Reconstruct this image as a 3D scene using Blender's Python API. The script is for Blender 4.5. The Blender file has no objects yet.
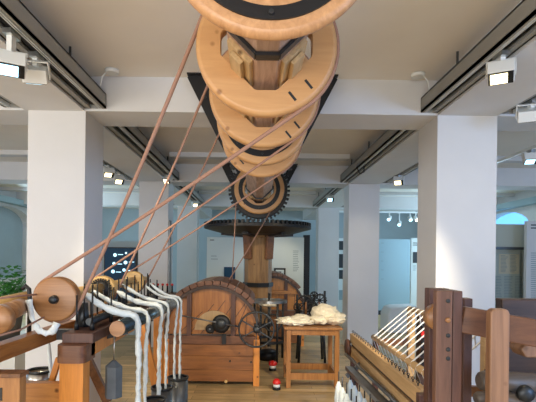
import bpy, bmesh, math, random
from mathutils import Vector, Matrix
random.seed(7)
PI = math.pi
C = bpy.context.scene.collection
S = bpy.context.scene
# ------------------------------------------------------------ camera, world, lights
F, VX, VY, ROLL, CAMZ = 450.0, 256.0, 256.0, 0.0125, 1.6
cd = bpy.data.cameras.new('camera'); cam = bpy.data.objects.new('camera', cd); C.objects.link(cam)
cd.sensor_width = 36; cd.lens = F/536*36; cd.shift_x = (268-VX)/536; cd.shift_y = (VY-201)/536
cd.clip_start = .05
cam.matrix_world = Matrix.Translation((0, 0, CAMZ)) @ Matrix.Rotation(PI/2, 4, 'X') @ Matrix.Rotation(ROLL, 4, 'Z')
S.camera = cam
S.view_settings.view_transform = 'Standard'; S.view_settings.look = 'None'
S.view_settings.exposure = 0.42; S.view_settings.gamma = 1; S.view_settings.use_curve_mapping = False
w = bpy.data.worlds.new('world'); S.world = w; w.use_nodes = True
w.node_tree.nodes['Background'].inputs[0].default_value = (.75, .86, 1, 1)
w.node_tree.nodes['Background'].inputs[1].default_value = .8

def area(name, loc, aim, sx, sy, power, col):
    l = bpy.data.lights.new(name, 'AREA'); l.shape = 'RECTANGLE'; l.size = sx; l.size_y = sy
    l.energy = power; l.color = col
    o = bpy.data.objects.new(name, l); C.objects.link(o); o.location = loc
    o.rotation_euler = (Vector(aim)-Vector(loc)).to_track_quat('-Z', 'Y').to_euler(); return o
# daylight from the window front behind the camera and from the side windows
area('daylight_behind', (-1.6, -3.4, 1.4), (-.6, 0, 2.9), 5.5, 2.0, 190, (1, .96, .89))
area('daylight_right_front', (5.7, -1.4, 1.7), (1.2, 4.2, 1.6), 3.0, 1.8, 165, (.34, .56, 1))
area('daylight_left_front', (-5.8, .3, 1.5), (0, 3.5, 2.0), 3.2, 1.8, 75, (1, .84, .64))
area('daylight_right_rear', (5.9, 11.2, 1.9), (0, 12.0, 1.2), 3.0, 1.5, 100, (.54, .80, 1))
area('daylight_left_rear', (-5.9, 11.2, 1.9), (0, 12.5, 1.2), 3.0, 1.5, 100, (.54, .80, 1))
# added warm fill spots by the tracks, no fixtures, aimed at machines, floor, pillars
for (x, y, z, ax_, ay_, az_, p) in ((1.50, 1.9, 2.80, .45, 5.3, 0, 290), (-1.42, 2.0, 2.80, -.3, 5.2, .2, 110), (1.50, 5.2, 2.80, .2, 7.4, .9, 60), (-1.42, 5.4, 2.80, .1, 7.6, 1.0, 60), (1.50, 8.8, 2.80, .2, 10.5, 1.0, 50), (1.50, 5.6, 2.80, 1.85, 7.8, 1.3, 26), (-1.42, 5.6, 2.80, -1.85, 7.8, 1.4, 18)):
    l = bpy.data.lights.new('fill_spot', 'SPOT'); l.energy = p; l.spot_size = .85; l.spot_blend = .6; l.color = (1, .84, .60); l.shadow_soft_size = .05
    o = bpy.data.objects.new('fill_spot', l); C.objects.link(o); o.location = (x, y, z)
    o.rotation_euler = (Vector((ax_, ay_, az_))-Vector((x, y, z))).to_track_quat('-Z', 'Y').to_euler()

# ------------------------------------------------------------ helpers
def P(px, py, Y):
    u, v = px-VX, VY-py
    a = ROLL
    return Vector(((u*math.cos(a)-v*math.sin(a))*Y/F, Y, CAMZ+(u*math.sin(a)+v*math.cos(a))*Y/F))

def mat(name, col, rough=.6, metal=0, emis=None, es=0, bump=0, bscale=40, noise=0, nscale=3):
    m = bpy.data.materials.new(name); m.use_nodes = True
    nt = m.node_tree; b = nt.nodes['Principled BSDF']
    b.inputs['Base Color'].default_value = (*col, 1); b.inputs['Roughness'].default_value = rough
    b.inputs['Metallic'].default_value = metal
    if emis:
        b.inputs['Emission Color'].default_value = (*emis, 1); b.inputs['Emission Strength'].default_value = es
    tc = nt.nodes.new('ShaderNodeTexCoord')
    if noise:
        n = nt.nodes.new('ShaderNodeTexNoise'); n.inputs['Scale'].default_value = nscale; n.inputs['Detail'].default_value = 5
        nt.links.new(tc.outputs['Object'], n.inputs['Vector'])
        r = nt.nodes.new('ShaderNodeValToRGB')
        r.color_ramp.elements[0].color = (*[c*(1-noise) for c in col], 1)
        r.color_ramp.elements[1].color = (*[min(1, c*(1+noise*.6)) for c in col], 1)
        r.color_ramp.elements[0].position = .3; r.color_ramp.elements[1].position = .7
        nt.links.new(n.outputs['Fac'], r.inputs['Fac']); nt.links.new(r.outputs['Color'], b.inputs['Base Color'])
    if bump:
        n2 = nt.nodes.new('ShaderNodeTexNoise'); n2.inputs['Scale'].default_value = bscale; n2.inputs['Detail'].default_value = 4
        nt.links.new(tc.outputs['Object'], n2.inputs['Vector'])
        bp = nt.nodes.new('ShaderNodeBump'); bp.inputs['Strength'].default_value = bump; bp.inputs['Distance'].default_value = .01
        nt.links.new(n2.outputs['Fac'], bp.inputs['Height']); nt.links.new(bp.outputs['Normal'], b.inputs['Normal'])
    return m

def wood(name, dark, light, axis='x', scale=6, rough=.5, knots=0, planks=None, planklen=1.4):
    """grain runs along axis; planks = (axis across boards, width)"""
    m = bpy.data.materials.new(name); m.use_nodes = True
    nt = m.node_tree; b = nt.nodes['Principled BSDF']; L = nt.links.new
    tc = nt.nodes.new('ShaderNodeTexCoord'); mp = nt.nodes.new('ShaderNodeMapping')
    sc = [9, 9, 9]; sc['xyz'.index(axis)] = .8
    mp.inputs['Scale'].default_value = sc
    L(tc.outputs['Object'], mp.inputs['Vector'])
    n = nt.nodes.new('ShaderNodeTexNoise'); n.inputs['Scale'].default_value = scale*.45; n.inputs['Detail'].default_value = 7
    n.inputs['Distortion'].default_value = .6; n.inputs['Roughness'].default_value = .65
    L(mp.outputs['Vector'], n.inputs['Vector'])
    r = nt.nodes.new('ShaderNodeValToRGB')
    r.color_ramp.elements[0].color = (*dark, 1); r.color_ramp.elements[1].color = (*light, 1)
    r.color_ramp.elements[0].position = .3; r.color_ramp.elements[1].position = .68
    L(n.outputs['Fac'], r.inputs['Fac']); out = r.outputs['Color']
    if knots:
        v = nt.nodes.new('ShaderNodeTexVoronoi'); v.inputs['Scale'].default_value = 7
        L(tc.outputs['Object'], v.inputs['Vector'])
        k = nt.nodes.new('ShaderNodeValToRGB'); k.color_ramp.elements[0].position = .05; k.color_ramp.elements[1].position = .12
        k.color_ramp.elements[0].color = (knots, knots*.8, knots*.6, 1); k.color_ramp.elements[1].color = (1, 1, 1, 1)
        L(v.outputs['Distance'], k.inputs['Fac'])
        mx = nt.nodes.new('ShaderNodeMix'); mx.data_type = 'RGBA'; mx.blend_type = 'MULTIPLY'; mx.inputs[0].default_value = 1
        L(out, mx.inputs[6]); L(k.outputs['Color'], mx.inputs[7]); out = mx.outputs[2]
    if planks:
        mp2 = nt.nodes.new('ShaderNodeMapping')
        if planks[0] == 'yx': mp2.inputs['Rotation'].default_value = (0, 0, PI/2)
        elif planks[0] == 'xz': mp2.inputs['Rotation'].default_value = (PI/2, 0, 0)
        L(tc.outputs['Object'], mp2.inputs['Vector'])
        br = nt.nodes.new('ShaderNodeTexBrick'); br.inputs['Scale'].default_value = 1
        br.inputs['Brick Width'].default_value = planklen; br.inputs['Row Height'].default_value = planks[1]
        br.inputs['Mortar Size'].default_value = .0025; br.inputs['Bias'].default_value = 0
        br.inputs['Color1'].default_value = (1.12, 1.08, 1.0, 1); br.inputs['Color2'].default_value = (.72, .7, .66, 1)
        br.inputs['Mortar'].default_value = (.25, .2, .15, 1)
        L(mp2.outputs['Vector'], br.inputs['Vector'])
        mx = nt.nodes.new('ShaderNodeMix'); mx.data_type = 'RGBA'; mx.blend_type = 'MULTIPLY'; mx.inputs[0].default_value = 1
        L(out, mx.inputs[6]); L(br.outputs['Color'], mx.inputs[7]); out = mx.outputs[2]
    L(out, b.inputs['Base Color']); b.inputs['Roughness'].default_value = rough
    bp = nt.nodes.new('ShaderNodeBump'); bp.inputs['Strength'].default_value = .15; bp.inputs['Distance'].default_value = .004
    L(n.outputs['Fac'], bp.inputs['Height']); L(bp.outputs['Normal'], b.inputs['Normal'])
    return m

M = dict(
 wall=mat('white_plaster', (.68, .68, .68), .85, bump=.05, bscale=60, noise=.03),
 ceil=mat('ceiling_plaster', (.86, .81, .73), .9, noise=.05, nscale=1.2, bump=.05),
 bluewall=mat('blue_grey_paint', (.38, .46, .50), .85, noise=.04),
 trough=mat('grey_steel_trough', (.31, .31, .29), .6),
 troughdark=mat('dark_slot', (.02, .02, .02), .6),
 white=mat('white_enamel', (.78, .8, .78), .4),
 chrome=mat('brushed_steel', (.5, .5, .48), .3, 1),
 black=mat('black_iron', (.012, .012, .013), .45, .3, bump=.1),
 iron=mat('worn_iron', (.05, .055, .06), .4, .7, bump=.15, noise=.3, nscale=15),
 lead=mat('dull_lead', (.11, .13, .15), .6, .2, noise=.2, nscale=12),
 steel=mat('grey_steel', (.16, .17, .18), .35, .8, noise=.2, nscale=8),
 rope=mat('braided_belt_rope', (.36, .20, .14), .75, bump=.4, bscale=150),
 wool=mat('raw_wool', (.76, .83, .84), .95, bump=.9, bscale=55, noise=.08, nscale=30),
 cream=mat('cream_fleece', (.90, .82, .64), .95, bump=.35, bscale=45, noise=.1, nscale=25),
 thread=mat('white_thread', (.8, .8, .78), .8),
 panel=mat('white_exhibit_panel', (.78, .86, .86), .7),
 panelblue=mat('blue_exhibit_panel', (.32, .44, .49), .7),
 text=mat('grey_print', (.25, .33, .36), .8),
 textd=mat('black_print', (.05, .06, .07), .8),
 navy=mat('navy_screen', (.008, .03, .06), .7, emis=(.005, .05, .11), es=.2),
 glow=mat('screen_dots', (.4, .7, .8), .4, emis=(.5, .85, 1), es=1.4),
 red=mat('red_paint', (.65, .02, .015), .3),
 leaf=mat('green_leaf', (.07, .30, .06), .5, noise=.4, nscale=9),
 soil=mat('clay_pot', (.10, .09, .08), .8),
 paper=mat('old_paper', (.60, .58, .45), .8, noise=.06),
 sky=mat('window_daylight', (.2, .5, .8), .2, emis=(.16, .50, 1), es=1.0),
 warmlamp=mat('warm_lamp_face', (1, .9, .6), .4, emis=(1, .85, .5), es=3.0),
 coollamp=mat('cool_lamp_face', (.6, .8, 1), .4, emis=(.45, .8, 1), es=2.2),
 base=mat('dark_baseboard', (.02, .025, .03), .5),
 floor=wood('oak_floor', (.40, .28, .13), (.70, .52, .28), 'x', 5, .38, planks=('xy', .11)),
 beech=wood('pale_beech', (.54, .28, .11), (.66, .37, .16), 'x', 4, .42, knots=.5),
 beech2=wood('grained_beech', (.42, .21, .09), (.62, .34, .16), 'y', 9, .4),
 card=wood('card_board', (.16, .055, .013), (.34, .13, .033), 'x', 5, .4, knots=.3),
 rough=wood('rough_sawn_beam', (.32, .19, .13), (.62, .41, .29), 'y', 7, .8),
 board=wood('pale_board', (.42, .27, .12), (.66, .46, .24), 'y', 6, .6, knots=.3),
 pine=wood('orange_pine', (.34, .13, .03), (.58, .25, .06), 'x', 6, .4, knots=.25),
 pinez=wood('orange_pine_upright', (.50, .17, .028), (.74, .29, .05), 'z', 6, .4, knots=.25),
 brownx=wood('brown_oak', (.08, .027, .012), (.19, .075, .03), 'x', 7, .45),
 browny=wood('brown_oak_long', (.11, .042, .014), (.25, .105, .035), 'y', 7, .45),
 brownz=wood('brown_oak_upright', (.045, .016, .011), (.12, .05, .032), 'z', 7, .5),
 amber=wood('amber_beam', (.22, .08, .018), (.42, .17, .04), 'y', 7, .45),
 tablewood=wood('table_pine', (.24, .095, .024), (.44, .20, .06), 'z', 6, .4, knots=.3),
 crown=wood('blackened_wood', (.008, .006, .005), (.03, .02, .014), 'x', 7, .5),
 walnut=wood('dark_walnut', (.025, .011, .007), (.07, .034, .02), 'x', 7, .5),
 tan=wood('tan_beam', (.40, .24, .10), (.58, .38, .18), 'y', 8, .45),
 turned=wood('turned_wood', (.25, .11, .038), (.43, .21, .085), 'x', 5, .35),
 yellow=wood('yellow_wood', (.48, .29, .10), (.68, .45, .18), 'x', 5, .45),
 postw=wood('weathered_post', (.085, .036, .02), (.20, .095, .055), 'z', 5, .55),
 lightpost=wood('light_worn_post', (.16, .078, .04), (.33, .175, .095), 'z', 5, .5, knots=.4),
)

class MB:
    def __init__(s): s.bm = bmesh.new(); s.smooth = False
    def _add(s, vs, fs, smooth=False):
        v = [s.bm.verts.new(p) for p in vs]; out = []
        for f in fs:
            try:
                q = s.bm.faces.new([v[i] for i in f]); q.smooth = smooth; out.append(q)
            except ValueError: pass
        return v
    def box(s, a, b, rot=None, c=None):
        x0, y0, z0 = [min(a[i], b[i]) for i in range(3)]; x1, y1, z1 = [max(a[i], b[i]) for i in range(3)]
        vs = [Vector(p) for p in ((x0,y0,z0),(x1,y0,z0),(x1,y1,z0),(x0,y1,z0),(x0,y0,z1),(x1,y0,z1),(x1,y1,z1),(x0,y1,z1))]
        if rot is not None:
            c = Vector(c) if c is not None else sum(vs, Vector())/8
            vs = [c + rot @ (v-c) for v in vs]
        s._add(vs, [(0,3,2,1),(4,5,6,7),(0,1,5,4),(1,2,6,5),(2,3,7,6),(3,0,4,7)]); return s
    def bar(s, p, q, wd, ht, up=(0,0,1)):
        p, q = Vector(p), Vector(q); d = (q-p).normalized(); up = Vector(up)
        r = d.cross(up).normalized(); u = r.cross(d).normalized()
        vs = []
        for e in (p, q):
            for a, b in ((-1,-1),(1,-1),(1,1),(-1,1)): vs.append(e + r*a*wd/2 + u*b*ht/2)
        s._add(vs, [(3,2,1,0),(4,5,6,7),(0,1,5,4),(1,2,6,5),(2,3,7,6),(3,0,4,7)]); return s
    def tube(s, pts, rad, n=8, closed=False, caps=True, flat=1.0):
        pts = [Vector(p) for p in pts]; N = len(pts)
        rad = rad if isinstance(rad, (list, tuple)) else [rad]*N
        rings = []; prev = None
        for i, p in enumerate(pts):
            if closed: t = pts[(i+1) % N]-pts[i-1]
            else: t = pts[min(i+1, N-1)]-pts[max(i-1, 0)]
            t.normalize()
            if prev is None:
                a = Vector((0,0,1)) if abs(t.z) < .9 else Vector((0,1,0))
                u = (a - t*a.dot(t)).normalized()
            else: u = (prev - t*prev.dot(t)).normalized()
            prev = u; r = t.cross(u)
            rings.append([s.bm.verts.new(p + (u*math.cos(2*PI*k/n) + r*flat*math.sin(2*PI*k/n))*rad[i]) for k in range(n)])
        for i in range(N if closed else N-1):
            A, B = rings[i], rings[(i+1) % N]
            for k in range(n):
                f = s.bm.faces.new([A[k], A[(k+1) % n], B[(k+1) % n], B[k]]); f.smooth = True
        if caps and not closed:
            s.bm.faces.new(rings[0][::-1]); s.bm.faces.new(rings[-1])
        return s
    def cyl(s, p, q, r, n=24, r2=None): return s.tube([p, q], [r, r if r2 is None else r2], n)
    def ring(s, prof, center, axis='y', n=48, hole=None, smooth=True):
        """lathe; prof = [(r, h)...] closed loop when hole given else open"""
        center = Vector(center); rings = []
        for (r, h) in prof:
            row = []
            for k in range(n):
                t = 2*PI*k/n
                rr = r if not callable(r) else r(t)
                if axis == 'y': v = Vector((rr*math.cos(t), h, rr*math.sin(t)))
                elif axis == 'z': v = Vector((rr*math.cos(t), rr*math.sin(t), h))
                else: v = Vector((h, rr*math.cos(t), rr*math.sin(t)))
                row.append(s.bm.verts.new(center+v))
            rings.append(row)
        m = len(rings)
        for i in range(m if hole else m-1):
            A, B = rings[i], rings[(i+1) % m]
            for k in range(n):
                f = s.bm.faces.new([A[k], A[(k+1) % n], B[(k+1) % n], B[k]]); f.smooth = smooth
        if not hole:
            s.bm.faces.new(rings[0]); s.bm.faces.new(rings[-1])
        return s
    def prism(s, poly, y0, y1, axis='y'):
        n = len(poly)
        if axis == 'y': A = [Vector((x, y0, z)) for x, z in poly]; B = [Vector((x, y1, z)) for x, z in poly]
        elif axis == 'x': A = [Vector((y0, x, z)) for x, z in poly]; B = [Vector((y1, x, z)) for x, z in poly]
        else: A = [Vector((x, z, y0)) for x, z in poly]; B = [Vector((x, z, y1)) for x, z in poly]
        s._add(A+B, [tuple(range(n)), tuple(range(2*n-1, n-1, -1))]+[(i, (i+1) % n, n+(i+1) % n, n+i) for i in range(n)]); return s
    def blob(s, c, r, sub=3, amp=.15, seed=0, freq=5):
        from mathutils import noise
        c = Vector(c); g = bmesh.ops.create_icosphere(s.bm, subdivisions=sub, radius=1)
        for v in g['verts']:
            d = v.co.normalized(); q = 1+amp*noise.fractal(d*freq*.5+Vector((seed, seed*2, 3)), 1, 2, 3)*1.5
            v.co = c+Vector((d.x*r[0], d.y*r[1], d.z*r[2]))*q
            for f in v.link_faces: f.smooth = True
        return s
    def build(s, name, m, parent=None, bevel=0, origin=None):
        bmesh.ops.recalc_face_normals(s.bm, faces=s.bm.faces[:])
        if origin is None and parent is None and s.bm.verts:
            xs = [v.co for v in s.bm.verts]
            origin = Vector(((min(v.x for v in xs)+max(v.x for v in xs))/2, (min(v.y for v in xs)+max(v.y for v in xs))/2, min(v.z for v in xs)))
        me = bpy.data.meshes.new(name)
        off = Vector(origin) if origin is not None else (Vector(parent['_w']) if parent is not None and '_w' in parent else Vector())
        for v in s.bm.verts: v.co -= off
        s.bm.to_mesh(me); s.bm.free()
        o = bpy.data.objects.new(name, me); C.objects.link(o); me.materials.append(M[m] if isinstance(m, str) else m)
        if parent is not None:
            o.parent = parent; o['_w'] = list(off)
            if '_w' in parent: o.location = off-Vector(parent['_w'])
            else: o.location = off
        else: o.location = off; o['_w'] = list(off)
        if bevel:
            b = o.modifiers.new('bevel', 'BEVEL'); b.width = bevel; b.segments = 2; b.limit_method = 'ANGLE'; b.angle_limit = math.radians(40)
        return o

def thing(name, label, cat, loc, group=None):
    o = bpy.data.objects.new(name, None); C.objects.link(o); o.location = loc; o['_w'] = list(loc)
    o.empty_display_size = .1
    return tag(o, label, cat, group)
def tag(o, label=None, cat=None, group=None, kind=None):
    if label: o['label'] = label
    if cat: o['category'] = cat
    if group: o['group'] = group
    if kind: o['kind'] = kind
    return o
def struct(name, mb, m, label=None):
    o = mb.build(name, m); o['kind'] = 'structure'
    if label: o['label'] = label
    return o

# ------------------------------------------------------------ the room
BZ, CZ = CAMZ+1.27, CAMZ+1.58          # underside of beams, ceiling
XL, XR, YB, YF = -6.2, 6.2, -3.6, 15.6
struct('floor', MB().box((XL-.2, YB, -.1), (XR+.2, YF+.2, 0)), 'floor')
struct('ceiling', MB().box((XL-.2, YB, CZ), (XR+.2, YF+.2, CZ+.15)), 'ceil')
struct('wall_far', MB().box((XL-.2, YF, 0), (XR+.2, YF+.2, CZ)), 'bluewall')
def side_wall(name, x0, x1, wins):
    m = MB(); ys = YB
    for (a, b) in wins:
        m.box((x0, ys, 0), (x1, a, CZ)); m.box((x0, a, 0), (x1, b, .95))
        # arched head
        n = 12; zc = 2.35; r = (b-a)/2; ht = .42
        poly = [(a, CZ), (a, zc)]+[(a+r-r*math.cos(PI*i/n), zc+ht*math.sin(PI*i/n)) for i in range(1, n)]+[(b, zc), (b, CZ)]
        for i in range(1, len(poly)-2):
            q = [poly[i], poly[i+1], (poly[i+1][0], CZ), (poly[i][0], CZ)]
            if abs(q[0][0]-q[1][0]) > 1e-4: m.prism(q, x0, x1, 'x')
        ys = b
    m.box((x0, ys, 0), (x1, YF, CZ)); struct(name, m, 'wall')
WINS = [(-.8, 1.4), (4.8, 7.0), (10.2, 12.4)]
side_wall('wall_left', XL-.35, XL, WINS); side_wall('wall_right', XR, XR+.35, WINS)
wn = 1
for x, sg in ((XL-.25, 1), (XR+.25, -1)):
    for (a, b) in WINS:
        blind = sg > 0 and a > 9
        o = struct('window_%d' % wn, MB().box((x-.01, a-.02, .93), (x+.01, b+.02, 2.8)), 'bluewall' if blind else 'sky'); wn += 1
        if blind: continue
        fr = MB()
        if a < 9: fr.box((x+sg*.02-.02, (a+b)/2-.025, .95), (x+sg*.02+.02, (a+b)/2+.025, 2.77))
        for z in (.97, 1.6, 2.3): fr.box((x+sg*.02-.02, a, z-.025), (x+sg*.02+.02, b, z+.025))
        fr.build('window_frame', 'white', o)
cols = []
for j, Y in enumerate((4.0, 7.8, 11.6)):
    for (x0, x1, side) in ((-2.04, -1.53, 'left'), (1.60, 2.13, 'right')):
        lab = '%s white plastered square pillar on the %s of the aisle' % (('nearest', 'middle', 'furthest')[j], side)
        struct('column', MB().box((x0, Y, 0), (x1, Y+.47, BZ)), 'wall', lab)
        
tn = 1
for Y in (.2, 4.0, 7.8, 11.6):
    for a, b in ((XL, -2.07), (-1.54, 1.60), (2.13, XR)):
        struct('trim_%d' % tn, MB().box((a, Y, BZ), (b, Y+.47, CZ)), 'wall', 'white plastered cross beam under the ceiling'); tn += 1
for (x0, x1) in ((-2.07, -1.54), (1.60, 2.13)):
    struct('trim_%d' % tn, MB().box((x0, YB, BZ), (x1, YF, CZ)), 'wall', 'white plastered lengthwise beam over the pillars'); tn += 1
# shallow soffit strips on the ceiling just before each cross beam
for Y in (6.9, 10.8):
    for a, b in ((-1.35, 1.42), (XL, -2.27), (2.33, XR)):
        struct('trim_%d' % tn, MB().box((a, Y, CZ-.07), (b, Y+.16, CZ)), 'wall', 'thin blue grey strip across the ceiling'); tn += 1
struct('baseboard_far', MB().box((XL, YF-.02, 0), (XR, YF, .12)), 'base')
# wall ducts along both outer walls
for sx in (-1, 1):
    o = MB().box((sx*6.2, 8.3, CAMZ+1.22), (sx*6.0, YF, CAMZ+1.36)).build('wall_duct', 'panelblue')
    tag(o, 'blue grey duct running high along the %s outer wall' % ('left' if sx < 0 else 'right'), 'duct')

# lighting troughs beside the lengthwise beams
def trough(x_in, x_out, y0, y1, label):
    """x_in is the fascia side away from the beam"""
    t = thing('lighting_trough', label, 'light trough', ((x_in+x_out)/2, (y0+y1)/2, CAMZ+1.29), 'grey lighting troughs beside the beams')
    s = 1 if x_out > x_in else -1; z0 = CAMZ+1.29; wdt = abs(x_out-x_in)
    m = MB(); m.box((x_in, y0, z0), (x_in+s*.012, y1, z0+.13)); m.box((x_in, y0, z0+.118), (x_out, y1, z0+.13))
    m.box((x_in+s*wdt*.70, y0, z0), (x_out, y1, z0+.02)); m.box((x_in, y0, z0), (x_in+s*wdt*.16, y1, z0+.02))
    m.box((x_out-s*.012, y0, z0), (x_out, y1, z0+.13))
    m.box((x_in, y0, z0), (x_out, y0+.01, z0+.13)); m.box((x_in, y1-.01, z0), (x_out, y1, z0+.13))
    m.build('housing', 'trough', t)
    m = MB()
    for k in (.19, .29): m.box((x_in+s*wdt*k, y0+.01, z0-.004), (x_in+s*wdt*(k+.028), y1-.012, z0+.03))
    m.build('track', 'white', t)
    MB().box((x_in+s*wdt*.34, y0+.01, z0+.03), (x_in+s*wdt*.70, y1-.01, z0+.045)).build('slot', 'troughdark', t)
    for k in range(3):                      # hangers up to the slab
        y = y0+(y1-y0)*(k+.5)/3
        MB().cyl(((x_in+x_out)/2, y, z0+.12), ((x_in+x_out)/2, y, CZ+.005), .01, 8).build('hanger', 'steel', t)
bays = ((.68, 3.99, 'nearest'), (4.48, 7.79, 'second'), (8.28, 11.59, 'third'))
for (a, b, nm) in bays:
    trough(-1.345, -1.535, a, b, 'grey lighting trough in the %s bay, inside the left beam' % nm)
    trough(1.445, 1.595, a, b, 'grey lighting trough in the %s bay, inside the right beam' % nm)
    trough(-2.25, -2.075, a, b, 'grey lighting trough in the %s bay, outside the left beam' % nm)
    trough(2.31, 2.135, a, b, 'grey lighting trough in the %s bay, outside the right beam' % nm)

# track spotlights
def spot(x, y, label, face='warmlamp', tilt=0, yaw=0, drop=.10, power=0, size=1, col=(1, .82, .55)):
    zt = CAMZ+1.287
    t = thing('track_spotlight', label, 'spotlight', (x, y, zt), 'white spotlights on the ceiling tracks')
    MB().box((x-.025, y-.055, zt-.03), (x+.025, y+.055, zt)).build('adapter', 'chrome', t)
    R = Matrix.Rotation(yaw, 3, 'Z') @ Matrix.Rotation(tilt, 3, 'X'); c = Vector((x, y, zt-.06-drop))
    h = .075*size; m = MB()
    m.bar((x, y, zt-.02), (x, y, c.z+.05), .03, .05, up=(0, 1, 0))
    for sx in (-1, 1):
        m.box(c+Vector((sx*(h+.004), -.018, -.02)), c+Vector((sx*(h+.010), .018, .085)), R, c)
    m.box(c+Vector((-h-.01, -.018, .08)), c+Vector((h+.01, .018, .087)), R, c)
    m.build('bracket', 'white', t)
    hd = MB().box(c+Vector((-h, -h*.8, -.04)), c+Vector((h, h*.8, .045)), R, c).build('lamp_head', 'white', t, bevel=.004)
    MB().box(c+Vector((-h*.93, -h*.72, -.044)), c+Vector((h*.93, h*.72, -.039)), R, c).build('rim', 'black', hd)
    MB().box(c+Vector((-h*.78, -h*.58, -.048)), c+Vector((h*.5, h*.58, -.042)), R, c).build('lamp_face', face, hd)
    if power:
        l = bpy.data.lights.new('spot', 'SPOT'); l.energy = power; l.spot_size = 1.7; l.spot_blend = .8; l.color = col; l.shadow_soft_size = .05
        o = bpy.data.objects.new('spot', l); C.objects.link(o); d = R @ Vector((0, 0, -1))
        o.location = c+d*.06; o.rotation_euler = d.to_track_quat('-Z', 'Y').to_euler()
W = (1, .80, .52)
spot(-1.44, 2.62, 'white square spotlight glowing pale blue, nearest lamp at the left edge', 'coollamp', -.35, .5, .13, 18)
spot(-1.44, 2.92, 'white square spotlight just behind the pale blue one, turned away', 'coollamp', .6, .2, .07)
spot(1.52, 2.82, 'white square spotlight glowing yellow above the right near pillar', 'warmlamp', -.35, -.5, .06, 25, col=W)
spot(-2.16, 6.55, 'lit white spotlight left of its pair, seen beside the near left pillar', 'warmlamp', -.5, .5, .04, 18, col=W)
spot(-2.16, 7.05, 'lit white spotlight right of its pair, seen beside the near left pillar', 'warmlamp', -.6, .5, .06, 18, col=W)
spot(-1.44, 7.25, 'glaring warm spotlight between the belts in front of the middle left pillar', 'warmlamp', -.9, -.3, .02, 22, .8, col=W)
spot(2.22, 7.05, 'lit white spotlight just right of the middle right pillar', 'warmlamp', -.6, -.4, .02, 18, col=W)
spot(1.52, 9.3, 'small lit spotlight left of the middle right pillar', 'coollamp', -.7, 0, .02, 25, col=(.7, .85, 1))
spot(-1.44, 10.6, 'small lit spotlight left above the big toothed wheel', 'warmlamp', -.7, .4, .02, 14, col=W)
spot(2.22, 3.66, 'large white spotlight at the right edge, near the near right pillar', 'white', .5, -.4, .05, size=1.3)
spot(3.22, 5.3, 'lit spotlight close to the right edge of the picture, below the large white one', 'coollamp', -.4, -.3, .04)
t = thing('lighting_track', 'thin white track in the right side aisle carrying the lit spotlight at the picture edge', 'light track', (3.22, 6.0, CAMZ+1.287))
MB().box((3.20, 4.6, CAMZ+1.287), (3.24, 7.6, CAMZ+1.32)).build('rail', 'white', t)
for yy in (4.8, 6.1, 7.4): MB().cyl((3.22, yy, CAMZ+1.31), (3.22, yy, CZ+.005), .008, 8).build('hanger', 'white', t)
spot(2.22, 4.9, 'white spotlight peeping out behind the near right pillar', 'white', .2, 0, .1)
# far track with small spots
t = thing('lighting_track', 'thin white track across the far end carrying four small spotlights', 'light track', (2.9, 12.6, CAMZ+1.25))
MB().box((2.2, 12.58, CAMZ+1.25), (6.0, 12.63, CAMZ+1.30)).build('rail', 'white', t)
for xx in (2.4, 4.0, 5.6): MB().cyl((xx, 12.6, CAMZ+1.28), (xx, 12.6, CZ+.005), .01, 8).build('hanger', 'white', t)
for k, (xx, dz, nm) in enumerate(((3.72, 0, 'first'), (4.0, -.14, 'second and lowest'), (4.30, 0, 'third'), (4.46, 0, 'fourth'))):
    zt = CAMZ+1.25
    o = thing('small_spotlight', '%s from the left of four small spotlights on the far track' % nm, 'spotlight', (xx, 12.6, zt), 'small spotlights on the far track')
    MB().bar((xx, 12.6, zt+.002), (xx, 12.6, zt-.12+dz), .025, .025, up=(0, 1, 0)).build('stem', 'white', o)
    d = Vector((-.5+.25*k, -.7, -.6)).normalized(); p = Vector((xx, 12.6, zt-.15+dz))
    MB().cyl(p-d*.07, p+d*.07, .055, 16).build('lamp_head', 'white', o)
    MB().cyl(p+d*.068, p+d*.075, .045, 16).build('lamp_face', 'coollamp' if k < 3 else 'warmlamp', o)
# ceiling cable outlets
for px, py, s, lab in ((112, 71, -1, 'round white cable outlet on the ceiling above the near left pillar'), (418, 75, 1, 'round white cable outlet on the ceiling above the near right pillar')):
    p = P(px, py, 3.86); p.z = CZ
    t = thing('ceiling_outlet', lab, 'cable outlet', p, 'white cable outlets on the ceiling')
    MB().ring([(.055, -.03), (.06, 0)], p, 'z', 24).build('cover', 'white', t)
    MB().tube([p+Vector((0, 0, -.02)), p+Vector((s*.05, 0, -.02)), p+Vector((s*.085, 0, -.06)), p+Vector((s*.10, 0, -.14))], .006, 6).build('cable', 'white', t)

# ------------------------------------------------------------ line shaft with belt drums
SX, SZ = .037, CAMZ+1.0
shaft = thing('line_shaft', 'huge wooden overhead drive shaft with round beech belt drums running under the ceiling', 'drive shaft', (SX, 4, SZ))
def poly8(a, b): return [(SX+x, SZ+z) for x, z in ((-b,-a),(b,-a),(a,-b),(a,b),(b,a),(-b,a),(-a,b),(-a,-b))]
MB().prism(poly8(.175, .045), .55, 7.9).build('shaft_beam', 'rough', shaft, bevel=.006)
def octr(a, b):
    vs = [(b,-a),(a,-b),(a,b),(b,a),(-b,a),(-a,b),(-a,-b),(-b,-a)]
    def f(t):
        dx, dz = math.cos(t), math.sin(t); best = 9
        for i in range(8):
            (x1, z1), (x2, z2) = vs[i], vs[(i+1) % 8]
            ex, ez = x2-x1, z2-z1; den = dx*ez-dz*ex
            if abs(den) < 1e-9: continue
            r = (x1*ez-z1*ex)/den; q = (x1*dz-z1*dx)/den
            if r > 0 and -1e-6 <= q <= 1+1e-6: best = min(best, r)
        return best
    return f
hole = octr(.218, .052)
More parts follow.
